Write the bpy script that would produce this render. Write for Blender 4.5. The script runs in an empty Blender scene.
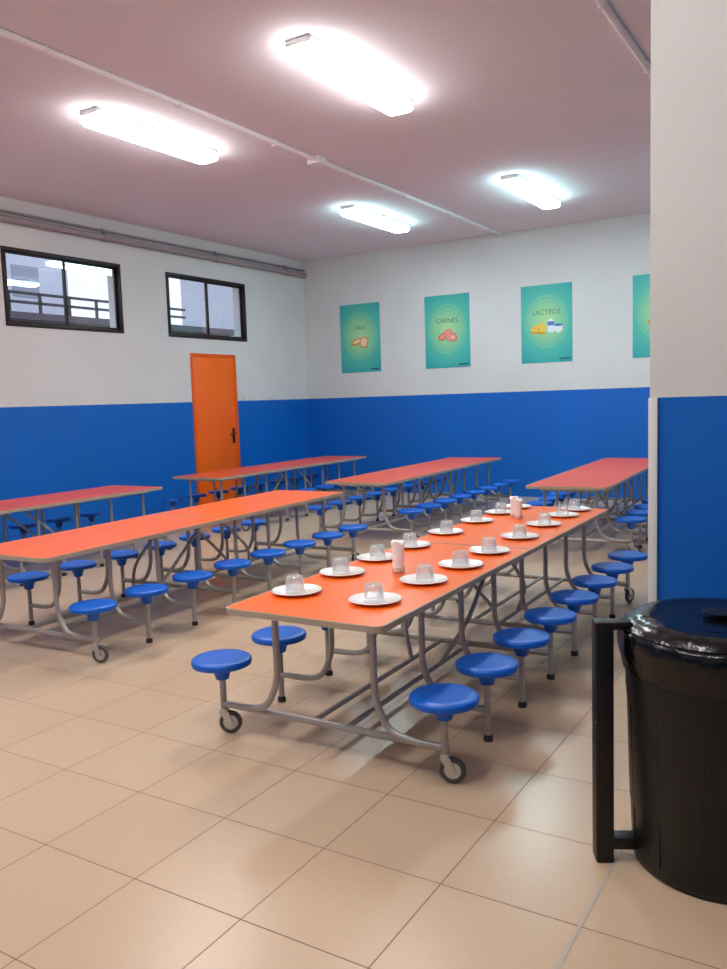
import bpy, bmesh, math, random
from mathutils import Vector, Matrix
random.seed(4)
S=bpy.context.scene
COL=S.collection
S.view_settings.view_transform='Standard'
S.view_settings.look='None'
S.view_settings.exposure=0.0

# ---------------------------------------------------------------- materials
def lin(c):
    out=[]
    for v in c:
        v/=255.0
        out.append(v/12.92 if v<=0.04045 else ((v+0.055)/1.055)**2.4)
    return tuple(out)+(1.0,)
def mat(name,rgb,rough=0.5,metal=0.0,var=0.0,vscale=8.0,bump=0.0,bscale=60.0,trans=0.0,ior=1.45,coat=0.0,spec=None,bdist=0.004):
    m=bpy.data.materials.new(name); m.use_nodes=True
    nt=m.node_tree; b=nt.nodes['Principled BSDF']
    b.inputs['Base Color'].default_value=lin(rgb)
    b.inputs['Roughness'].default_value=rough
    b.inputs['Metallic'].default_value=metal
    b.inputs['IOR'].default_value=ior
    b.inputs['Transmission Weight'].default_value=trans
    b.inputs['Coat Weight'].default_value=coat
    if spec is not None: b.inputs['Specular IOR Level'].default_value=spec
    tc=nt.nodes.new('ShaderNodeTexCoord')
    if var>0:
        n=nt.nodes.new('ShaderNodeTexNoise'); n.inputs['Scale'].default_value=vscale; n.inputs['Detail'].default_value=4
        nt.links.new(tc.outputs['Object'],n.inputs['Vector'])
        mr=nt.nodes.new('ShaderNodeMapRange'); mr.inputs['From Min'].default_value=0.3; mr.inputs['From Max'].default_value=0.7
        mr.inputs['To Min'].default_value=1-var; mr.inputs['To Max'].default_value=1+var
        nt.links.new(n.outputs['Fac'],mr.inputs['Value'])
        hs=nt.nodes.new('ShaderNodeHueSaturation'); hs.inputs['Color'].default_value=lin(rgb)
        nt.links.new(mr.outputs['Result'],hs.inputs['Value'])
        nt.links.new(hs.outputs['Color'],b.inputs['Base Color'])
    if bump>0:
        n=nt.nodes.new('ShaderNodeTexNoise'); n.inputs['Scale'].default_value=bscale; n.inputs['Detail'].default_value=3
        nt.links.new(tc.outputs['Object'],n.inputs['Vector'])
        bp=nt.nodes.new('ShaderNodeBump'); bp.inputs['Strength'].default_value=bump; bp.inputs['Distance'].default_value=bdist
        nt.links.new(n.outputs['Fac'],bp.inputs['Height']); nt.links.new(bp.outputs['Normal'],b.inputs['Normal'])
    return m
def thin_glass(name,tint,fac,rough,haze=None,fm=0.5):
    m=bpy.data.materials.new(name); m.use_nodes=True; nt=m.node_tree; nt.nodes.clear()
    out=nt.nodes.new('ShaderNodeOutputMaterial'); tr=nt.nodes.new('ShaderNodeBsdfTransparent'); tr.inputs[0].default_value=lin(tint)
    gl=nt.nodes.new('ShaderNodeBsdfGlossy'); gl.inputs['Roughness'].default_value=rough; gl.inputs['Color'].default_value=(1,1,1,1)
    lw=nt.nodes.new('ShaderNodeLayerWeight'); lw.inputs['Blend'].default_value=0.35
    ad=nt.nodes.new('ShaderNodeMath'); ad.operation='ADD'; ad.inputs[1].default_value=fac; ad.use_clamp=True
    ml=nt.nodes.new('ShaderNodeMath'); ml.operation='MULTIPLY'; ml.inputs[1].default_value=fm
    nt.links.new(lw.outputs['Fresnel'],ml.inputs[0]); nt.links.new(ml.outputs[0],ad.inputs[0])
    mx=nt.nodes.new('ShaderNodeMixShader'); nt.links.new(ad.outputs[0],mx.inputs[0]); nt.links.new(tr.outputs[0],mx.inputs[1]); nt.links.new(gl.outputs[0],mx.inputs[2])
    last=mx
    if haze:
        df=nt.nodes.new('ShaderNodeBsdfTranslucent'); df2=nt.nodes.new('ShaderNodeBsdfDiffuse'); df2.inputs[0].default_value=lin((245,245,245)); df.inputs[0].default_value=lin((245,245,245))
        a=nt.nodes.new('ShaderNodeMixShader'); a.inputs[0].default_value=0.5; nt.links.new(df.outputs[0],a.inputs[1]); nt.links.new(df2.outputs[0],a.inputs[2])
        m2=nt.nodes.new('ShaderNodeMixShader'); m2.inputs[0].default_value=haze; nt.links.new(mx.outputs[0],m2.inputs[1]); nt.links.new(a.outputs[0],m2.inputs[2]); last=m2
    nt.links.new(last.outputs[0],out.inputs[0]); return m
def emis(name,rgb,strength):
    m=bpy.data.materials.new(name); m.use_nodes=True
    b=m.node_tree.nodes['Principled BSDF']
    b.inputs['Base Color'].default_value=lin((240,240,240))
    b.inputs['Emission Color'].default_value=lin(rgb)
    b.inputs['Emission Strength'].default_value=strength
    return m
def wall_mat(name,upper,lower,h):
    m=mat(name,upper,rough=0.55,bump=0.15,bscale=40)
    nt=m.node_tree; b=nt.nodes['Principled BSDF']
    tc=nt.nodes.new('ShaderNodeTexCoord'); sx=nt.nodes.new('ShaderNodeSeparateXYZ')
    nt.links.new(tc.outputs['Object'],sx.inputs[0])
    g=nt.nodes.new('ShaderNodeMath'); g.operation='GREATER_THAN'; g.inputs[1].default_value=h
    nt.links.new(sx.outputs['Z'],g.inputs[0])
    n=nt.nodes.new('ShaderNodeTexNoise'); n.inputs['Scale'].default_value=0.9; n.inputs['Detail'].default_value=5
    nt.links.new(tc.outputs['Object'],n.inputs['Vector'])
    mr=nt.nodes.new('ShaderNodeMapRange'); mr.inputs['From Min'].default_value=0.3; mr.inputs['From Max'].default_value=0.7
    mr.inputs['To Min'].default_value=0.95; mr.inputs['To Max'].default_value=1.04
    nt.links.new(n.outputs['Fac'],mr.inputs['Value'])
    mx=nt.nodes.new('ShaderNodeMix'); mx.data_type='RGBA'
    mx.inputs[6].default_value=lin(lower); mx.inputs[7].default_value=lin(upper)
    nt.links.new(g.outputs[0],mx.inputs[0])
    hs=nt.nodes.new('ShaderNodeHueSaturation'); nt.links.new(mx.outputs[2],hs.inputs['Color']); nt.links.new(mr.outputs['Result'],hs.inputs['Value'])
    nt.links.new(hs.outputs['Color'],b.inputs['Base Color'])
    rr=nt.nodes.new('ShaderNodeMapRange'); rr.inputs['To Min'].default_value=0.45; rr.inputs['To Max'].default_value=0.8
    nt.links.new(g.outputs[0],rr.inputs['Value']); nt.links.new(rr.outputs['Result'],b.inputs['Roughness'])
    return m
BLUE=(0,102,198)
M_wall=wall_mat('painted_wall',(220,220,220),BLUE,1.652)
M_part=wall_mat('painted_partition',(222,221,218),BLUE,1.572)
M_ceil=mat('ceiling_paint',(234,230,238),0.85,var=0.02,vscale=0.7,bump=0.1)  # pale base, faint tint for the bounce off the red tables
M_floor=mat('floor_tile',(205,165,130),0.3,spec=0.45)
def setup_floor():
    nt=M_floor.node_tree; b=nt.nodes['Principled BSDF']
    tc=nt.nodes.new('ShaderNodeTexCoord'); mp=nt.nodes.new('ShaderNodeMapping')
    mp.inputs['Location'].default_value=(0.24+46.5,0.005+46.5,0)
    nt.links.new(tc.outputs['Object'],mp.inputs['Vector'])
    br=nt.nodes.new('ShaderNodeTexBrick'); br.offset=0; br.squash=1
    br.inputs['Scale'].default_value=1; br.inputs['Brick Width'].default_value=0.465; br.inputs['Row Height'].default_value=0.465
    br.inputs['Mortar Size'].default_value=0.0028; br.inputs['Mortar Smooth'].default_value=0.4
    br.inputs['Color1'].default_value=lin((206,179,152)); br.inputs['Color2'].default_value=lin((201,173,145)); br.inputs['Mortar'].default_value=lin((130,102,82))
    nt.links.new(mp.outputs['Vector'],br.inputs['Vector'])
    n=nt.nodes.new('ShaderNodeTexNoise'); n.inputs['Scale'].default_value=30; n.inputs['Detail'].default_value=6
    nt.links.new(tc.outputs['Object'],n.inputs['Vector'])
    mr=nt.nodes.new('ShaderNodeMapRange'); mr.inputs['From Min'].default_value=0.3; mr.inputs['From Max'].default_value=0.7
    mr.inputs['To Min'].default_value=0.985; mr.inputs['To Max'].default_value=1.015
    nt.links.new(n.outputs['Fac'],mr.inputs['Value'])
    hs=nt.nodes.new('ShaderNodeHueSaturation'); nt.links.new(br.outputs['Color'],hs.inputs['Color']); nt.links.new(mr.outputs['Result'],hs.inputs['Value'])
    nt.links.new(hs.outputs['Color'],b.inputs['Base Color'])
    r=nt.nodes.new('ShaderNodeMapRange'); r.inputs['To Min'].default_value=0.26; r.inputs['To Max'].default_value=0.6
    nt.links.new(br.outputs['Fac'],r.inputs['Value']); nt.links.new(r.outputs['Result'],b.inputs['Roughness'])
    bp=nt.nodes.new('ShaderNodeBump'); bp.invert=True; bp.inputs['Strength'].default_value=0.3; bp.inputs['Distance'].default_value=0.002
    nt.links.new(br.outputs['Fac'],bp.inputs['Height']); nt.links.new(bp.outputs['Normal'],b.inputs['Normal'])
setup_floor()
M_seat=mat('blue_plastic',(0,98,208),0.34,var=0.03,bump=0.05,bscale=200)
M_tube=mat('grey_painted_steel',(176,172,168),0.4,metal=0.4,var=0.03)
M_foot=mat('dark_rubber',(44,42,42),0.7)
M_edge=mat('beige_table_edge',(176,160,140),0.5,var=0.04)
M_top1=mat('orange_laminate',(255,112,8),0.32,var=0.03,vscale=3)
M_top2=mat('orange_coral_laminate',(250,104,22),0.32,var=0.03,vscale=3)
M_top3=mat('orange_laminate_reflection_tint',(232,88,44),0.34,var=0.03,vscale=3)  # far orange tops: blue reflection mixed into the base colour as coral
M_white=mat('white_plastic',(228,228,226),0.5)
M_trunk=mat('offwhite_trunking',(240,236,240),0.6)
M_porc=mat('white_porcelain',(252,250,248),0.2,coat=0.3)
M_glass=thin_glass('clear_glass',(253,253,253),0.06,0.05,haze=0.16,fm=0.4)
M_pane=thin_glass('window_glass',(250,252,255),0.03,0.0,fm=0.12)
M_paper=mat('white_paper',(255,255,255),0.9,bump=0.1,bscale=80)
M_frame=mat('dark_brown_aluminium',(44,32,32),0.4,metal=0.3,var=0.05)
M_door=mat('orange_painted_door',(255,108,10),0.42,var=0.02,vscale=2)
M_doorframe=mat('orange_door_frame',(232,94,10),0.45)
M_dark=mat('dark_handle_plastic',(26,20,20),0.35)
M_pipe=mat('grey_pipe',(160,146,150),0.5,metal=0.1,var=0.05)
M_bin=mat('black_bin_plastic',(9,9,10),0.42,bump=0.1,bscale=120)
M_bag=mat('black_bag_film',(10,10,11),0.22,bump=0.8,bscale=20,bdist=0.008)
M_lid=mat('black_lid_plastic',(10,10,11),0.2,bump=0.7,bscale=12,bdist=0.010)
M_metal=mat('chrome_metal',(205,205,207),0.3,metal=0.8)
M_tyre=mat('grey_caster_tyre',(84,82,80),0.6)
M_diff=emis('lamp_diffuser_glow',(255,253,248),46.0)
M_side=emis('lamp_diffuser_side_glow',(255,253,250),22.0)
M_diffc=emis('lamp_diffuser_cool_glow',(226,252,255),46.0)
M_sidec=emis('lamp_diffuser_cool_side_glow',(196,252,255),23.0)
M_joint=mat('grey_joint_strip',(184,172,160),0.5)
M_build=mat('exterior_render_wall',(206,208,224),0.8,var=0.06)
M_build2=mat('exterior_brown_roof',(84,72,84),0.8,var=0.1)
M_rail=mat('exterior_dark_railing',(50,46,56),0.6)
M_bglass=mat('exterior_window_dark',(150,154,172),0.2)
M_ground=mat('exterior_ground',(120,116,112),0.9,var=0.08)

# ---------------------------------------------------------------- mesh helpers
def newobj(name,bm,mats,smooth=True,parent=None,angle=40):
    me=bpy.data.meshes.new(name)
    bmesh.ops.recalc_face_normals(bm,faces=bm.faces[:])
    bm.to_mesh(me); bm.free()
    if not isinstance(mats,(list,tuple)): mats=[mats]
    for m in mats: me.materials.append(m)
    if smooth:
        for p in me.polygons: p.use_smooth=True
        me.set_sharp_from_angle(angle=math.radians(angle))
    o=bpy.data.objects.new(name,me); COL.objects.link(o)
    if parent is not None: o.parent=parent
    return o
def empty(name,loc,rot=0,label=None,cat=None,group=None,kind=None):
    o=bpy.data.objects.new(name,None); o.empty_display_size=0.1
    o.location=loc; o.rotation_euler=(0,0,rot); COL.objects.link(o)
    tag(o,label,cat,group,kind); return o
def tag(o,label=None,cat=None,group=None,kind=None):
    if label: o['label']=label
    if cat: o['category']=cat
    if group: o['group']=group
    if kind: o['kind']=kind
def child_copy(o,loc):
    c=o.copy(); COL.objects.link(c); c.parent=o.parent; c.location=loc; return c
def box(bm,lo,hi,mi=0,bev=0.0,seg=2,mx=None):
    r=bmesh.ops.create_cube(bm,size=1.0)
    vs=r['verts']
    for v in vs:
        v.co=Vector(((lo[0]+hi[0])/2+v.co.x*(hi[0]-lo[0]),(lo[1]+hi[1])/2+v.co.y*(hi[1]-lo[1]),(lo[2]+hi[2])/2+v.co.z*(hi[2]-lo[2])))
    fs=set(f for v in vs for f in v.link_faces)
    if bev>0:
        es=list(set(e for v in vs for e in v.link_edges))
        rr=bmesh.ops.bevel(bm,geom=es,offset=bev,segments=seg,affect='EDGES',profile=0.5)
        fs=set(rr['faces'])|set(f for v in rr['verts'] for f in v.link_faces)
        vs=list(set(v for f in fs for v in f.verts))
    for f in fs: f.material_index=mi
    if mx is not None:
        for v in vs: v.co=mx@v.co
    return vs
def lathe(bm,prof,seg=32,cx=0,cy=0,mi=0,cz=0,closed=False):
    rings=[]
    for r,z in prof:
        if r<1e-6: rings.append([bm.verts.new((cx,cy,cz+z))])
        else: rings.append([bm.verts.new((cx+r*math.cos(2*math.pi*i/seg),cy+r*math.sin(2*math.pi*i/seg),cz+z)) for i in range(seg)])
    pairs=list(zip(rings[:-1],rings[1:]))
    if closed: pairs.append((rings[-1],rings[0]))
    allv=[v for r in rings for v in r]
    for a,b in pairs:
        if len(a)==1 and len(b)==1: continue
        for i in range(seg):
            j=(i+1)%seg
            if len(a)==1: f=bm.faces.new((a[0],b[i],b[j]))
            elif len(b)==1: f=bm.faces.new((a[i],a[j],b[0]))
            else: f=bm.faces.new((a[i],a[j],b[j],b[i]))
            f.material_index=mi
    return allv
def fillet(pts,rad,n=5):
    out=[Vector(pts[0])]
    for i in range(1,len(pts)-1):
        p=Vector(pts[i]); a=Vector(pts[i-1])-p; b=Vector(pts[i+1])-p
        d=min(rad,a.length*0.48,b.length*0.48)
        A=p+a.normalized()*d; B=p+b.normalized()*d
        for k in range(n+1):
            t=k/n
            out.append((1-t)**2*A+2*t*(1-t)*p+t*t*B)
    out.append(Vector(pts[-1])); return out
def tube(bm,pts,r,seg=10,rad=0.0,mi=0):
    P=fillet(pts,rad) if rad>0 and len(pts)>2 else [Vector(p) for p in pts]
    rings=[]; nrm=None
    for i,p in enumerate(P):
        if i==0: t=P[1]-P[0]
        elif i==len(P)-1: t=P[-1]-P[-2]
        else: t=(P[i+1]-P[i]).normalized()+(P[i]-P[i-1]).normalized()
        t.normalize()
        if nrm is None:
            ref=Vector((0,0,1)) if abs(t.z)<0.9 else Vector((0,1,0))
            nrm=t.cross(ref).normalized()
        else:
            nrm=(nrm-t*nrm.dot(t)).normalized()
        bn=t.cross(nrm)
        rings.append([bm.verts.new(p+nrm*r*math.cos(2*math.pi*k/seg)+bn*r*math.sin(2*math.pi*k/seg)) for k in range(seg)])
    for a,b in zip(rings[:-1],rings[1:]):
        for k in range(seg):
            j=(k+1)%seg
            f=bm.faces.new((a[k],a[j],b[j],b[k])); f.material_index=mi
    for rg in (rings[0],rings[-1]):
        f=bm.faces.new(rg); f.material_index=mi
def prism(bm,pts,z0,z1,mi=0,mside=None):
    a=[bm.verts.new((x,y,z0)) for x,y in pts]; b=[bm.verts.new((x,y,z1)) for x,y in pts]
    f=bm.faces.new(a); f.material_index=mi if mside is None else mside
    f=bm.faces.new(b); f.material_index=mi
    n=len(pts)
    for i in range(n):
        j=(i+1)%n
        f=bm.faces.new((a[i],a[j],b[j],b[i])); f.material_index=mi if mside is None else mside
    return a+b

# ---------------------------------------------------------------- room
XL=-8.71; YB=12.4; CZ=4.1; XR=2.6; YF=-3.0; T=0.25
def simple(name,lo,hi,m,label,cat):
    bm=bmesh.new(); box(bm,lo,hi); o=newobj(name,bm,m,smooth=False); tag(o,label,cat,kind='structure'); return o
simple('floor',(XL-T,YF-T,-0.1),(XR+T,YB+T,0),M_floor,'glossy beige square ceramic floor tiles','floor')
simple('ceiling',(XL-T,YF-T,CZ),(XR+T,YB+T,CZ+0.15),M_ceil,'flat ceiling in pale paint, colour tinted for pink table bounce','ceiling')
simple('wall_back',(XL-T,YB,0),(XR+T,YB+T,CZ),M_wall,'white plaster wall with deep blue lower band','wall')
simple('wall_right',(XR,YF-T,0),(XR+T,YB,CZ),M_wall,'white plaster wall with deep blue lower band','wall')
simple('wall_front',(XL-T,YF-T,0),(XR,YF,CZ),M_wall,'white plaster wall with deep blue lower band','wall')
simple('wall_partition',(-0.74,3.4,0),(XR,3.75,CZ),M_part,'white partition end with blue lower band beside bin','wall')
W1=(6.29,8.10); W2=(8.96,10.73); WZ=(2.61,3.53); D=(9.38,10.42); DZ=2.385
ops=[(W1[0],W1[1],WZ[0],WZ[1]),(W2[0],W2[1],WZ[0],WZ[1]),(D[0],D[1],0,DZ)]
def left_wall():
    ys=sorted({YF,YB,*[v for o in ops for v in o[:2]]}); zs=sorted({0.0,CZ,*[v for o in ops for v in o[2:]]})
    def hole(y,z): return any(a<y<b and c<z<d for a,b,c,d in ops)
    bm=bmesh.new(); cache={}
    def V(x,y,z):
        k=(round(x,4),round(y,4),round(z,4))
        if k not in cache: cache[k]=bm.verts.new((x,y,z))
        return cache[k]
    x0,x1=XL-T,XL
    ny,nz=len(ys)-1,len(zs)-1
    solid=[[not hole((ys[i]+ys[i+1])/2,(zs[j]+zs[j+1])/2) for j in range(nz)] for i in range(ny)]
    def sol(i,j): return 0<=i<ny and 0<=j<nz and solid[i][j]
    for i in range(ny):
        for j in range(nz):
            if not solid[i][j]: continue
            a,b,c,d=ys[i],ys[i+1],zs[j],zs[j+1]
            for x in (x0,x1): bm.faces.new((V(x,a,c),V(x,b,c),V(x,b,d),V(x,a,d)))
            if not sol(i-1,j): bm.faces.new((V(x0,a,c),V(x1,a,c),V(x1,a,d),V(x0,a,d)))
            if not sol(i+1,j): bm.faces.new((V(x0,b,c),V(x1,b,c),V(x1,b,d),V(x0,b,d)))
            if not sol(i,j-1): bm.faces.new((V(x0,a,c),V(x1,a,c),V(x1,b,c),V(x0,b,c)))
            if not sol(i,j+1): bm.faces.new((V(x0,a,d),V(x1,a,d),V(x1,b,d),V(x0,b,d)))
    o=newobj('wall_left',bm,M_wall,smooth=False); tag(o,'white plaster wall with deep blue lower band and windows','wall',kind='structure')
left_wall()
bm=bmesh.new(); box(bm,(-0.743,3.385,0),(-0.708,3.3995,1.572),bev=0.003)
o=newobj('trim_1',bm,M_white); tag(o,'white plastic corner guard on the partition edge','corner guard',kind='structure')
bm=bmesh.new(); box(bm,(-0.711,YF,0.0),(-0.699,3.37,0.001))
o=newobj('trim_2',bm,M_joint,smooth=False); tag(o,'pale grey expansion joint strip in the tiled floor','floor joint',kind='structure')

# windows
def window(n,y0,y1,z0,z1):
    e=empty('window_%d'%n,(XL,(y0+y1)/2,z0),label='dark brown aluminium sliding window high on white wall',cat='window',kind='structure')
    w=(y1-y0)/2; h=z1-z0; f=0.045
    bm=bmesh.new()
    for lo,hi in (((-0.07,-w,0),(0.02,w,f)),((-0.07,-w,h-f),(0.02,w,h)),((-0.07,-w,f),(0.02,-w+f,h-f)),((-0.07,w-f,f),(0.02,w,h-f))): box(bm,lo,hi,bev=0.004)
    newobj('frame',bm,M_frame,parent=e)
    s=0.026
    for k,(a,b,x) in enumerate(((-w+f,0.013,-0.03),(-0.013,w-f,-0.055))):
        bm=bmesh.new()
        for lo,hi in (((x,a,f),(x+0.024,b,f+s)),((x,a,h-f-s),(x+0.024,b,h-f)),((x,a,f+s),(x+0.024,a+s,h-f-s)),((x,b-s,f+s),(x+0.024,b,h-f-s))): box(bm,lo,hi,bev=0.003)
        sa=newobj('sash',bm,M_frame,parent=e)
        bm=bmesh.new(); box(bm,(x+0.009,a+s-0.005,f+s-0.005),(x+0.014,b-s+0.005,h-f-s+0.005))
        newobj('pane',bm,M_pane,parent=sa,smooth=False)
window(1,W1[0],W1[1],*WZ); window(2,W2[0],W2[1],*WZ)
# door
e=empty('door_1',(XL,(D[0]+D[1])/2,0),label='flat orange painted door in blue and white wall',cat='door',kind='structure')
w=(D[1]-D[0])/2
bm=bmesh.new(); box(bm,(-0.05,-w+0.05,0.01),(0.0,w-0.05,DZ-0.05),bev=0.004)
newobj('leaf',bm,M_door,parent=e)
bm=bmesh.new()
box(bm,(-0.10,-w,0),(0.012,-w+0.05,DZ),bev=0.003); box(bm,(-0.10,w-0.05,0),(0.012,w,DZ),bev=0.003); box(bm,(-0.10,-w+0.05,DZ-0.05),(0.012,w-0.05,DZ),bev=0.003)
newobj('frame',bm,M_doorframe,parent=e)
bm=bmesh.new(); box(bm,(0,w-0.15,0.98),(0.012,w-0.10,1.22),bev=0.004)
tube(bm,[(0.005,w-0.125,1.13),(0.06,w-0.125,1.13),(0.06,w-0.26,1.13)],0.011,rad=0.02)
newobj('handle',bm,M_dark,parent=e)
for (y,z) in ((11.3,1.72),(10.62,1.72)):
    e=empty('light_switch',(XL,y,z),label='small white wall switch beside the orange door',cat='switch',group='wall switches by the door')
    bm=bmesh.new(); box(bm,(0.0,-0.045,-0.045),(0.012,0.045,0.045),bev=0.004); newobj('plate',bm,M_white,parent=e)
    bm=bmesh.new(); box(bm,(0.010,-0.02,-0.028),(0.019,0.02,0.028),bev=0.003); newobj('rocker',bm,M_white,parent=e)

# ceiling conduit, wall pipes
def trunk(name,x,y0,y1,label):
    e=empty(name,(x,0,CZ),label=label,cat='cable conduit')
    bm=bmesh.new(); tube(bm,[(0,y0,-0.026),(0,y1,-0.026)],0.026,seg=14); newobj('conduit_tube',bm,M_trunk,parent=e)
    bm=bmesh.new(); box(bm,(-0.031,0,-0.055),(0.031,0.02,0),bev=0.004)
    c=newobj('clip',bm,M_trunk,parent=e); y=y0+0.5; c.location=(0,y,0); y+=1.3
    while y<y1-0.2:
        child_copy(c,(0,y,0)); y+=1.3
    return e
e=trunk('ceiling_conduit',-4.92,YF+0.01,YB-0.005,'pale round cable conduit with junction box across ceiling')
bm=bmesh.new(); box(bm,(-0.075,7.26,-0.075),(0.075,7.41,0),bev=0.008); newobj('junction_box',bm,M_trunk,parent=e)
trunk('ceiling_conduit',-1.52,3.8,YB-0.005,'pale round cable conduit running across ceiling')
def pipe(z,r,label):
    e=empty('wall_pipe',(XL+0.012+r,0,z),label=label,cat='pipe',group='pipes along the wall under the ceiling')
    bm=bmesh.new(); tube(bm,[(0,YF+0.01,0),(0,YB-0.005,0)],r,seg=16); newobj('pipe_run',bm,M_pipe,parent=e)
    bm=bmesh.new()
    tube(bm,[(0,0,0),(0,0.04,0)],r+0.010,seg=16); box(bm,(-r-0.012,0,-0.015),(-r*0.6,0.04,0.015))
    c=newobj('clamp',bm,M_pipe,parent=e); c.location=(0,1.2,0)
    for y in (3.4,5.6,7.8,10.0,11.8): child_copy(c,(0,y,0))
pipe(3.84,0.042,'grey metal pipe clamped along white wall')
pipe(3.93,0.018,'thin grey pipe clamped along white wall')

# ---------------------------------------------------------------- lamps
def lamp_proto(md,ms):
    e=empty('ceiling_lamp',(0,0,0))
    L=0.76; Wd=0.105
    bm=bmesh.new(); box(bm,(-Wd,-L,-0.05),(Wd,L,0),bev=0.01); newobj('housing',bm,M_white,parent=e)
    bm=bmesh.new()
    secs=[]
    def sec(y,w,z1):
        pts=[(-w,-0.048),(-w*1.0,-0.06),(-w*0.97,-0.06-(z1-0.06)*0.7),(-w*0.85,-z1+0.004),(-w*0.5,-z1),(w*0.5,-z1),(w*0.85,-z1+0.004),(w*0.97,-0.06-(z1-0.06)*0.7),(w,-0.06),(w,-0.048)]
        return [bm.verts.new((x,y,z)) for x,z in pts]
    ys=[(-L+0.002,0.094,0.085),(-L+0.008,0.106,0.102),(-L+0.03,0.113,0.114),(-L+0.06,0.115,0.118),(L-0.06,0.115,0.118),(L-0.03,0.113,0.114),(L-0.008,0.106,0.102),(L-0.002,0.094,0.085)]
    for y,w_,z_ in ys: secs.append(sec(y,w_,z_))
    for a,b in zip(secs[:-1],secs[1:]):
        for i in range(9):
            f=bm.faces.new((a[i],a[i+1],b[i+1],b[i])); f.material_index=0 if 3<=i<=5 else 1
    for q in (secs[0],secs[-1]):
        f=bm.faces.new(q); f.material_index=1
    for a,b in zip(secs[:-1],secs[1:]):
        f=bm.faces.new((a[0],a[-1],b[-1],b[0])); f.material_index=1
    newobj('diffuser',bm,[md,ms],parent=e)
    return e
def dup(src,name=None):
    def rec(o,par):
        c=o.copy(); COL.objects.link(c)
        if par is not None:
            c.parent=par; c.matrix_parent_inverse=o.matrix_parent_inverse.copy()
        for ch in [x for x in o.children]: rec(ch,c)
        return c
    return rec(src,None)
lp=[(-3.43,5.68,0),(-5.65,5.77,0),(-5.81,10.07,1),(-3.57,10.0,1),(-3.43,1.4,0),(-5.65,1.4,0),(-1.2,1.4,0),(-1.2,10.0,1)]
protos=[lamp_proto(M_diff,M_side),lamp_proto(M_diffc,M_sidec)]
used=[False,False]
for i,(x,y,k) in enumerate(lp):
    if used[k]: l=dup(protos[k])
    else: l=protos[k]; used[k]=True
    lp[i]=(l,x,y)
for l,x,y in lp:
    l.name='ceiling_lamp'
    l.location=(x,y,CZ)
    tag(l,'lit white fluorescent ceiling fixture with long diffuser','ceiling lamp','fluorescent fixtures on the ceiling')

# ---------------------------------------------------------------- tables
HT=0.69; HS=0.38; TW=0.41; TL=1.845; SX=0.592; SP=0.472
seatY=[(-3.5+k)*SP for k in range(8)]
def rrect(x0,x1,y0,y1,corners,r=0.05,n=5):
    out=[]
    data=[(x0,y0,math.pi,corners[0],1,1),(x1,y0,1.5*math.pi,corners[1],-1,1),(x1,y1,0,corners[2],-1,-1),(x0,y1,0.5*math.pi,corners[3],1,-1)]
    for x,y,a0,fl,sx,sy in data:
        rr=r if fl else 0.004
        cx,cy=x+sx*rr,y+sy*rr
        for k in range(n+1):
            a=a0+k*(math.pi/2)/n
            out.append((cx+rr*math.cos(a),cy+rr*math.sin(a)))
    return out
def table_top(y0,y1,flags,mtop):
    bm=bmesh.new()
    prism(bm,rrect(-TW,TW,y0,y1,flags),HT-0.028,HT-0.001,mi=0)
    prism(bm,rrect(-TW+0.010,TW-0.010,y0+0.010,y1-0.010,flags,0.04),HT-0.004,HT,mi=1)
    return bm
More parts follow.
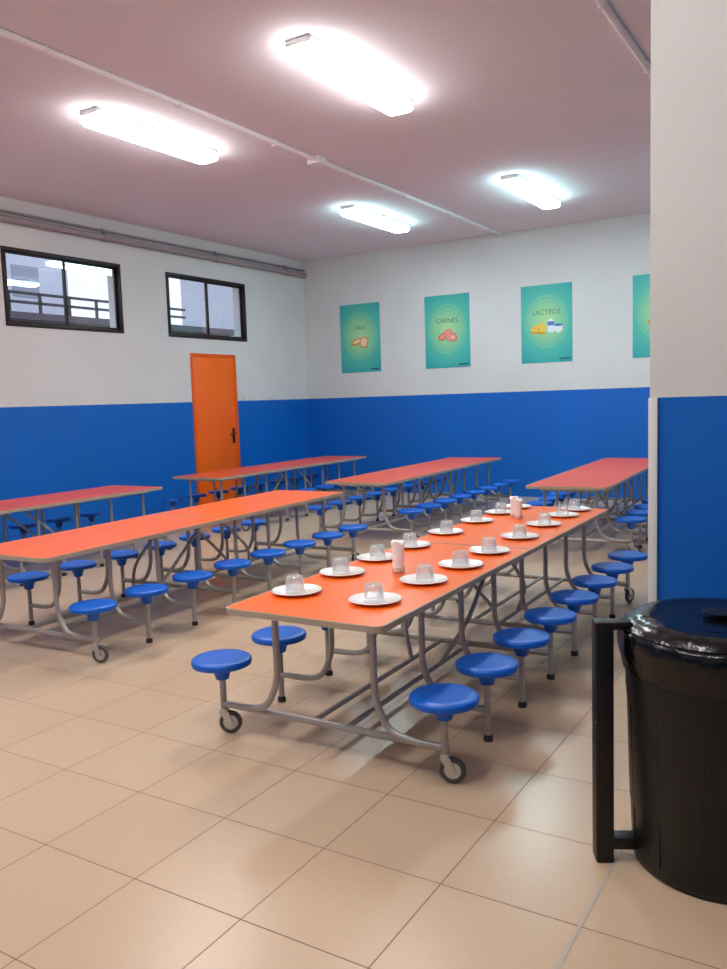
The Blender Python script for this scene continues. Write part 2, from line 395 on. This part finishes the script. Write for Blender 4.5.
def make_table_proto(mtop):
    e=empty('canteen_table',(0,0,0))
    newobj('table_top',table_top(-TL,-0.005,(1,1,0,0),mtop),[M_edge,mtop],parent=e,smooth=False)
    newobj('table_top',table_top(0.005,TL,(0,0,1,1),mtop),[M_edge,mtop],parent=e,smooth=False)
    bm=bmesh.new(); r=0.016
    for s in (-1,1):
        for h in (-1,1):
            tube(bm,[(s*0.26,h*0.06,HT-0.045),(s*0.26,h*(TL-0.12),HT-0.045)],r,seg=8)
    for y in (-TL+0.12,-0.9,-0.1,0.1,0.9,TL-0.12):
        tube(bm,[(-0.28,y,HT-0.046),(0.28,y,HT-0.046)],0.014,seg=8)
    for y in (seatY[0],seatY[7],seatY[3],seatY[4]):
        tube(bm,[(-SX,y+0.03,0.135),(SX,y+0.03,0.135)],0.017,seg=8)
    for s in (-1,1):
        tube(bm,[(s*0.09,seatY[0]+0.03,0.135),(s*0.09,seatY[3]+0.03,0.135)],0.013,seg=8)
        tube(bm,[(s*0.09,seatY[4]+0.03,0.135),(s*0.09,seatY[7]+0.03,0.135)],0.013,seg=8)
        tube(bm,[(s*0.2,-0.12,HT-0.05),(s*0.2,-0.5,0.34),(s*0.09,-0.62,0.14)],0.013,seg=8,rad=0.12)
        tube(bm,[(s*0.2,0.12,HT-0.05),(s*0.2,0.5,0.34),(s*0.09,0.62,0.14)],0.013,seg=8,rad=0.12)
    newobj('frame',bm,M_tube,parent=e)
    def leg_bm(s,castered):
        bm=bmesh.new()
        zb=0.115 if castered else 0.02
        tube(bm,[(s*SX,0,zb),(s*SX,0,HS-0.05)],0.016,seg=10)
        tube(bm,[(s*0.26,0,HT-0.04),(s*0.26,0,0.30),(s*0.33,0,0.17),(s*0.44,0,0.15),(s*SX,0,0.15)],0.016,seg=10,rad=0.09)
        if not castered:
            lathe(bm,[(0,0),(0.022,0),(0.022,0.018),(0.018,0.030),(0,0.030)],14,cx=s*SX,mi=1)
        return bm
    cache={}
    for s in (-1,1):
        for k,y in enumerate(seatY):
            cst=k in (0,7); key=(s,cst)
            if key not in cache:
                o=newobj('leg',leg_bm(s,cst),[M_tube,M_foot],parent=e); cache[key]=o
            else:
                o=cache[key].copy(); COL.objects.link(o); o.parent=e
            o.location=(0,y,0)
    bm=bmesh.new()
    lathe(bm,[(0,HS-0.004),(0.10,HS),(0.135,HS),(0.144,HS-0.006),(0.147,HS-0.018),(0.143,HS-0.032),(0.12,HS-0.036),(0.06,HS-0.040),(0.045,HS-0.06),(0.032,HS-0.105),(0.02,HS-0.11),(0,HS-0.11)],36)
    seat=newobj('seat',bm,M_seat,parent=e,angle=50)
    first=True
    for s in (-1,1):
        for y in seatY:
            if first: o=seat; first=False
            else:
                o=seat.copy(); COL.objects.link(o); o.parent=e
            o.location=(s*SX,y,0)
    bmc=bmesh.new()
    lathe(bmc,[(0,0.128),(0.022,0.128),(0.022,0.108),(0,0.108)],14)
    for q in (-1,1):
        pts=[(-0.024,0.112),(0.024,0.112),(0.042,0.058),(0.034,0.045),(0.018,0.05)]
        a=[bmc.verts.new((p[0],q*0.018-0.0015,p[1])) for p in pts]; b=[bmc.verts.new((p[0],q*0.018+0.0015,p[1])) for p in pts]
        bmc.faces.new(a); bmc.faces.new(b)
        for i in range(5):
            j=(i+1)%5; bmc.faces.new((a[i],a[j],b[j],b[i]))
    tube(bmc,[(-0.012,-0.019,0.112),(-0.012,0.019,0.112)],0.006,seg=8)
    tube(bmc,[(0.03,-0.022,0.056),(0.03,0.022,0.056)],0.007,seg=8)
    c0=newobj('caster',bmc,M_metal,parent=e)
    bm=bmesh.new()
    lathe(bm,[(0,-0.014),(0.014,-0.014),(0.016,-0.010),(0.036,-0.009),(0.040,-0.013),(0.052,-0.012),(0.056,-0.006),(0.056,0.006),(0.052,0.012),(0.040,0.013),(0.036,0.009),(0.016,0.010),(0.014,0.014),(0,0.014)],24)
    for f in bm.faces:
        cc=f.calc_center_median(); f.material_index=0 if math.hypot(cc.x,cc.y)>0.035 else 1
    R=Matrix.Rotation(math.pi/2,4,'X')
    for v in bm.verts: v.co=R@v.co
    w0=newobj('wheel',bm,[M_tyre,M_metal],parent=c0,angle=30); w0.location=(0.03,0,0.056)
    n=0
    for s in (-1,1):
        for k in (0,7):
            if n==0: c=c0
            else:
                c=c0.copy(); COL.objects.link(c); c.parent=e
                wv=w0.copy(); COL.objects.link(wv); wv.parent=c
            c.location=(s*SX,seatY[k],0); n+=1
            c.rotation_euler=(0,0,[0.5,2.4,0.25,1.3][n-1])
    return e
tabs=[((-2.092,4.63),1.0,M_top1,'orange laminate folding table set with plates and glasses'),
      ((-4.80,5.09),2.3,M_top2,'bare orange folding table with attached blue stools'),
      ((-7.22,4.98),1.0,M_top3,'bare orange folding table with painted-in coral reflection tint standing near window wall'),
      ((-7.33,9.68),1.0,M_top3,'bare orange folding table with painted-in coral reflection tint standing before orange door'),
      ((-4.94,9.62),2.2,M_top3,'bare orange folding table with painted-in coral reflection tint beneath bread and meat posters'),
      ((-2.62,9.75),3.0,M_top3,'bare orange folding table with painted-in coral reflection tint beneath the dairy poster')]
protoT=make_table_proto(M_top1)
meshes2={}
tables=[]
for i,((x,y),rot,mt,lab) in enumerate(tabs):
    t=protoT if i==0 else dup(protoT)
    if i>0 and mt is not M_top1:
        for ch in t.children:
            if ch.name.startswith('table_top'):
                key=(ch.data.name,mt.name)
                if key not in meshes2:
                    me=ch.data.copy(); me.materials[1]=mt; meshes2[key]=me
                ch.data=meshes2[key]
    tables.append((t,x,y,rot,lab))
for t,x,y,rot,lab in tables:
    t.location=(x,y,0); t.rotation_euler=(0,0,math.radians(rot))
    tag(t,lab,'table','folding canteen tables with attached blue stools')

# ---------------------------------------------------------------- plates and glasses
bm=bmesh.new()
lathe(bm,[(0,0.004),(0.065,0.004),(0.078,0.008),(0.118,0.019),(0.121,0.017),(0.118,0.014),(0.08,0.002),(0.07,0.0),(0,0.0)],40)
pl=newobj('plate',bm,M_porc)
bm=bmesh.new()
lathe(bm,[(0.047,0.0),(0.0445,0.04),(0.040,0.076),(0.036,0.080),(0,0.080),(0,0.073),(0.035,0.073),(0.0425,0.04),(0.045,0.0),(0.047,0.0)],28)
bmesh.ops.remove_doubles(bm,verts=bm.verts[:],dist=0.00001)
gm=newobj('drinking_glass',bm,M_glass)
Lx=[-2.32,-2.35,-2.38,-2.39,-2.41,-2.42,-2.42,-2.42]; Rx=[-1.885,-1.87,-1.86,-1.875,-1.89,-1.915,-1.93,-1.94]
Yv=[3.15,3.60,4.02,4.45,4.98,5.52,5.98,6.32]
first=True
for k in range(8):
    for xx in (Lx[k],Rx[k]):
        jx=random.uniform(-0.008,0.008); jy=random.uniform(-0.01,0.01)
        p=pl if first else pl.copy(); g=gm if first else gm.copy()
        if not first: COL.objects.link(p); COL.objects.link(g)
        first=False
        p.location=(xx,Yv[k],HT+0.0004); g.location=(xx+jx,Yv[k]+jy,HT+0.0048)
        tag(p,'round white plate with a glass turned upside-down','plate','white plates on the orange table')
        tag(g,'clear glass tumbler standing upside-down on white plate','glass','upturned glasses on the plates')
def napkins():
    e=empty('napkin_holder',(0,0,0))
    bm=bmesh.new()
    lathe(bm,[(0,0),(0.034,0),(0.036,0.03),(0.035,0.03),(0.032,0.004),(0,0.004)],24)
    newobj('tumbler',bm,M_glass,parent=e)
    bm=bmesh.new(); seg=48; rings=[]
    for r,z,am in ((0.030,0.005,0.01),(0.031,0.05,0.01),(0.032,0.10,0.02),(0.033,0.135,0.03),(0.036,0.160,0.07)):
        rings.append([bm.verts.new(((r*(1+am*math.sin(5*t+0.4*math.sin(3*t))))*math.cos(t),(r*0.95*(1+am*math.sin(5*t)))*math.sin(t),z+(0.010*math.sin(3*t+1) if z>0.155 else 0))) for t in [2*math.pi*i/seg for i in range(seg)]])
    rings.append([bm.verts.new((0.6*v.co.x,0.6*v.co.y,0.166+0.4*(v.co.z-0.16))) for v in rings[-1]])
    for a,b in zip(rings[:-1],rings[1:]):
        for i in range(seg): bm.faces.new((a[i],a[(i+1)%seg],b[(i+1)%seg],b[i]))
    bm.faces.new(rings[0]); bm.faces.new(rings[-1])
    newobj('napkin_bundle',bm,M_paper,parent=e)
    return e
np_=napkins()
for i,(x,y,r,sc) in enumerate(((-2.10,3.76,0.5,1.0),(-2.262,5.86,0.9,0.9),(-2.198,5.78,0.2,0.85))):
    n=np_ if i==0 else dup(np_)
    n.location=(x,y,HT+0.0004); n.rotation_euler=(0,0,r); n.scale=(sc,sc,sc)
    tag(n,'clear tumbler holding upright folded white paper napkins','napkin holder','napkin tumblers on the orange table')

# ---------------------------------------------------------------- posters
def poster_mat():
    m=bpy.data.materials.new('poster_print'); m.use_nodes=True; nt=m.node_tree; b=nt.nodes['Principled BSDF']; b.inputs['Roughness'].default_value=0.45
    tc=nt.nodes.new('ShaderNodeTexCoord'); mp=nt.nodes.new('ShaderNodeMapping'); mp.inputs['Location'].default_value=(0,0,-0.03); mp.inputs['Scale'].default_value=(1,0,0.85)
    nt.links.new(tc.outputs['Object'],mp.inputs['Vector'])
    ln=nt.nodes.new('ShaderNodeVectorMath'); ln.operation='LENGTH'; nt.links.new(mp.outputs['Vector'],ln.inputs[0])
    cr=nt.nodes.new('ShaderNodeValToRGB'); el=cr.color_ramp.elements
    el[0].position=0.0; el[0].color=lin((186,226,158)); el[1].position=0.62; el[1].color=lin((36,166,174))
    q=el.new(0.18); q.color=lin((150,214,162)); q=el.new(0.36); q.color=lin((80,192,174))
    nt.links.new(ln.outputs['Value'],cr.inputs['Fac'])
    wv=nt.nodes.new('ShaderNodeMath'); wv.operation='SINE'; ml=nt.nodes.new('ShaderNodeMath'); ml.operation='MULTIPLY'; ml.inputs[1].default_value=120
    nt.links.new(ln.outputs['Value'],ml.inputs[0]); nt.links.new(ml.outputs[0],wv.inputs[0])
    gt=nt.nodes.new('ShaderNodeMath'); gt.operation='GREATER_THAN'; gt.inputs[1].default_value=0.7; nt.links.new(wv.outputs[0],gt.inputs[0])
    lt=nt.nodes.new('ShaderNodeMath'); lt.operation='LESS_THAN'; lt.inputs[1].default_value=0.34; nt.links.new(ln.outputs['Value'],lt.inputs[0])
    g2=nt.nodes.new('ShaderNodeMath'); g2.operation='GREATER_THAN'; g2.inputs[1].default_value=0.2; nt.links.new(ln.outputs['Value'],g2.inputs[0])
    m1=nt.nodes.new('ShaderNodeMath'); m1.operation='MULTIPLY'; nt.links.new(gt.outputs[0],m1.inputs[0]); nt.links.new(lt.outputs[0],m1.inputs[1])
    m2=nt.nodes.new('ShaderNodeMath'); m2.operation='MULTIPLY'; nt.links.new(m1.outputs[0],m2.inputs[0]); nt.links.new(g2.outputs[0],m2.inputs[1])
    m3=nt.nodes.new('ShaderNodeMath'); m3.operation='MULTIPLY'; nt.links.new(m2.outputs[0],m3.inputs[0]); m3.inputs[1].default_value=0.22
    mx=nt.nodes.new('ShaderNodeMix'); mx.data_type='RGBA'; mx.inputs[7].default_value=lin((200,226,130))
    nt.links.new(m3.outputs[0],mx.inputs[0]); nt.links.new(cr.outputs['Color'],mx.inputs[6]); nt.links.new(mx.outputs[2],b.inputs['Base Color'])
    return m
M_poster=poster_mat()
M_ink=mat('green_ink',(84,138,104),0.5)
M_ink2=mat('dark_ink',(24,70,72),0.5)
pc={n:mat('ink_'+n,c,0.5) for n,c in dict(crust=(216,148,76),crumb=(248,222,176),pinkm=(240,158,146),redm=(222,110,96),fat=(250,226,212),cheese=(244,204,80),cheese_dark=(220,164,56),milk=(240,244,248),bluecap=(74,130,204)).items()}
def flat(bm,pts,d,mi=0):
    a=[bm.verts.new((x,-d,z)) for x,z in pts]; b=[bm.verts.new((x,-0.0058,z)) for x,z in pts]
    for ff in (a,b):
        f=bm.faces.new(ff); f.material_index=mi
    for i in range(len(pts)):
        j=(i+1)%len(pts); f=bm.faces.new((a[i],a[j],b[j],b[i])); f.material_index=mi
def ell(cx,cz,rx,rz,rot=0,n=22):
    out=[]
    for i in range(n):
        t=2*math.pi*i/n; x=rx*math.cos(t); z=rz*math.sin(t)
        out.append((cx+x*math.cos(rot)-z*math.sin(rot),cz+x*math.sin(rot)+z*math.cos(rot)))
    return out
def textmesh(txt,size):
    c=bpy.data.curves.new('lettering','FONT'); c.body=txt; c.size=size; c.align_x='CENTER'; c.align_y='CENTER'; c.extrude=0.0006
    o=bpy.data.objects.new('tmp',c); COL.objects.link(o)
    bpy.context.view_layer.update()
    me=bpy.data.meshes.new_from_object(o.evaluated_get(bpy.context.evaluated_depsgraph_get()))
    bpy.data.objects.remove(o); bpy.data.curves.remove(c)
    R=Matrix.Rotation(math.pi/2,4,'X'); me.transform(R)
    me.name='lettering'; return me
def poster(x,txt,kind,label):
    e=empty('poster',(x,YB-0.001,2.665),label=label,cat='poster',group='teal food posters on the white wall')
    bm=bmesh.new(); box(bm,(-0.40,-0.006,-0.585),(0.40,0,0.585)); newobj('sheet',bm,M_poster,parent=e,smooth=False)
    me=textmesh(txt,0.105); me.materials.clear(); me.materials.append(M_ink)
    o=bpy.data.objects.new('lettering',me); COL.objects.link(o); o.parent=e; o.location=(0,-0.0075,0.17)
    bm=bmesh.new()
    if kind=='bread':
        ms=[pc['crust'],pc['crumb'],pc['fat']]
        flat(bm,ell(-0.07,-0.06,0.13,0.055,0.3),0.009,0); flat(bm,ell(-0.05,-0.05,0.10,0.03,0.3),0.011,1)
        flat(bm,[(0.0,-0.15),(0.14,-0.17),(0.17,-0.03),(0.13,0.01),(0.06,0.02),(0.01,-0.02)],0.013,0)
        flat(bm,[(0.015,-0.135),(0.127,-0.15),(0.152,-0.035),(0.12,-0.006),(0.065,0.003),(0.025,-0.03)],0.015,1)
    elif kind=='meat':
        ms=[pc['redm'],pc['pinkm'],pc['fat']]
        flat(bm,ell(-0.08,-0.08,0.09,0.055,0.5),0.009,0); flat(bm,ell(-0.08,-0.08,0.065,0.035,0.5),0.011,1)
        flat(bm,ell(0.07,-0.09,0.11,0.075,-0.3),0.013,0); flat(bm,ell(0.07,-0.09,0.095,0.06,-0.3),0.015,1); flat(bm,ell(0.10,-0.10,0.022,0.018),0.017,2)
        flat(bm,ell(0.02,0.0,0.07,0.04,0.2),0.019,1)
    else:
        ms=[pc['cheese'],pc['cheese_dark'],pc['milk'],pc['bluecap']]
        flat(bm,[(-0.24,-0.10),(-0.02,-0.12),(0.0,-0.03),(-0.08,0.02),(-0.22,-0.04)],0.009,0)
        flat(bm,[(-0.24,-0.14),(-0.02,-0.16),(-0.02,-0.12),(-0.24,-0.10)],0.010,1)
        flat(bm,ell(-0.12,-0.08,0.02,0.013),0.011,1); flat(bm,ell(-0.17,-0.06,0.014,0.009),0.011,1)
        flat(bm,[(0.02,-0.13),(0.12,-0.14),(0.13,0.03),(0.075,0.08),(0.02,0.03)],0.013,2)
        flat(bm,[(0.02,-0.03),(0.125,-0.03),(0.13,0.03),(0.02,0.03)],0.015,3)
        flat(bm,ell(0.19,-0.08,0.065,0.065),0.011,2); flat(bm,ell(0.19,-0.03,0.065,0.02),0.016,3)
    newobj('illustration',bm,ms,parent=e,smooth=False)
    bm=bmesh.new(); flat(bm,[(0.20,-0.545),(0.36,-0.545),(0.36,-0.525),(0.20,-0.525)],0.008); newobj('printed_mark',bm,M_ink2,parent=e,smooth=False)
poster(-7.55,'PAN','bread','teal poster with bread illustration on white wall')
poster(-5.89,'CARNES','meat','teal poster with meat illustration on white wall')
poster(-4.225,'LÁCTEOS','dairy','teal poster with cheese and milk illustration')
poster(-2.54,'PAN','bread','teal poster partly hidden behind the partition')

# ---------------------------------------------------------------- bin
e=empty('trash_bin',(-0.405,2.90,0),label='glossy black round lidded bin beside partition',cat='bin')
bm=bmesh.new()
lathe(bm,[(0,0.0),(0.262,0.0),(0.274,0.012),(0.276,0.03),(0.283,0.20),(0.285,0.205),(0.294,0.55),(0.299,0.60),(0.301,0.74),(0.307,0.745),(0.309,0.775),(0.295,0.78),(0.288,0.74),(0.266,0.03),(0,0.03)],56)
for a in range(0,360,30):
    t=math.radians(a)
    tube(bm,[(0.277*math.cos(t),0.277*math.sin(t),0.05),(0.294*math.cos(t),0.294*math.sin(t),0.60)],0.0035,seg=8)
newobj('body',bm,M_bin,parent=e)
bm=bmesh.new()
seg=160
prof=[(0.290,0.800),(0.316,0.812),(0.325,0.800),(0.325,0.765),(0.320,0.73),(0.315,0.70),(0.311,0.675)]
rings=[]
for pi,(r,z) in enumerate(prof):
    ring=[]
    for i in range(seg):
        t=2*math.pi*i/seg
        n=math.sin(t*13+pi*0.6)*0.4+math.sin(t*23+pi*1.1)*0.3+math.sin(t*5-pi)*0.35
        ring.append(bm.verts.new(((r+0.004*n)*math.cos(t),(r+0.004*n)*math.sin(t),z+(0.010*n if pi>4 else 0.003*n))))
    rings.append(ring)
for a,b in zip(rings[:-1],rings[1:]):
    for i in range(seg): bm.faces.new((a[i],a[(i+1)%seg],b[(i+1)%seg],b[i]))
newobj('bin_liner',bm,M_bag,parent=e,angle=80)
bm=bmesh.new()
lathe(bm,[(0,0.846),(0.06,0.847),(0.17,0.846),(0.20,0.845),(0.225,0.850),(0.262,0.848),(0.285,0.838),(0.305,0.824),(0.312,0.815),(0.310,0.80),(0.300,0.792),(0.29,0.80),(0,0.81)],72)
newobj('lid',bm,M_lid,parent=e)
bm=bmesh.new()
lathe(bm,[(0.0,0.84),(0.03,0.84),(0.034,0.856),(0.055,0.860),(0.055,0.865),(0.0,0.868)],24)
newobj('knob',bm,M_bin,parent=e)
ang=math.atan2(2.72-2.90,-0.757+0.405)
R=Matrix.Rotation(ang,4,'Z')
bm=bmesh.new()
box(bm,(0.352,-0.036,0.0),(0.412,0.036,0.840),bev=0.006,mx=R)
box(bm,(0.27,-0.03,0.045),(0.37,0.03,0.085),bev=0.004,mx=R)
box(bm,(0.29,-0.03,0.812),(0.37,0.03,0.838),bev=0.004,mx=R)
newobj('hinge_post',bm,M_bin,parent=e)

# ---------------------------------------------------------------- exterior
bm=bmesh.new(); box(bm,(-60,-30,-0.3),(XL-T-0.01,60,-0.12))
o=newobj('ground',bm,M_ground,smooth=False); tag(o,'grey paved ground outside the windows','ground',kind='structure')
def building(loc,sx,sy,h,m,label,rail=False):
    e=empty('building',loc,label=label,cat='building')
    bm=bmesh.new(); box(bm,(-sx/2,-sy/2,0),(sx/2,sy/2,h)); box(bm,(-sx/2-0.2,-sy/2-0.2,h),(sx/2+0.2,sy/2+0.2,h+0.18))
    newobj('facade',bm,m,parent=e,smooth=False)
    if rail:
        bm=bmesh.new()
        for z in (h+0.42,h+0.66): box(bm,(sx/2,-sy/2,z),(sx/2+0.06,sy/2-2.2,z+0.07))
        y=-sy/2
        while y<sy/2-2.2:
            box(bm,(sx/2,y,h+0.1),(sx/2+0.06,y+0.07,h+0.7)); y+=0.95
        newobj('roof_railing',bm,M_rail,parent=e,smooth=False)
    y=-sy/2+0.8; c=None
    while y<sy/2-1.2:
        z=1.0
        while z<h-1.2:
            if c is None:
                bm=bmesh.new(); box(bm,(0,0,0),(0.03,1.0,1.0)); c=newobj('window_pane',bm,M_bglass,parent=e,smooth=False); c.location=(sx/2,y,z)
            else: child_copy(c,(sx/2,y,z))
            z+=2.2
        y+=2.0
building((-20,17.2,-0.12),2,10.6,4.1,M_build2,'low dark roofed building seen through window',rail=True)
building((-25,18.0,-0.12),3,3.0,12,M_build,'tall narrow pale grey building seen through window')
building((-25,31.0,-0.12),4,4.6,12,M_build,'tall pale grey building seen through window')

# ---------------------------------------------------------------- world
w=bpy.data.worlds.new('world'); S.world=w; w.use_nodes=True
nt=w.node_tree; bg=nt.nodes['Background']
bg.inputs['Color'].default_value=(0.82,0.90,1.0,1); bg.inputs['Strength'].default_value=1.5

# ---------------------------------------------------------------- camera
cam=bpy.data.cameras.new('camera'); co=bpy.data.objects.new('camera',cam); COL.objects.link(co)
cam.sensor_fit='VERTICAL'; cam.sensor_height=36; cam.sensor_width=27; cam.lens=828/969*36
back=Vector((0.5191,-0.8489,0.1015)).normalized(); up=Vector((-0.0251,0.1036,0.9945)); right=up.cross(back).normalized(); up=back.cross(right)
M=Matrix((right,up,back)).transposed().to_4x4(); M.translation=Vector((0,0,1.6))
co.matrix_world=M; cam.clip_start=0.05; cam.clip_end=300
S.camera=co
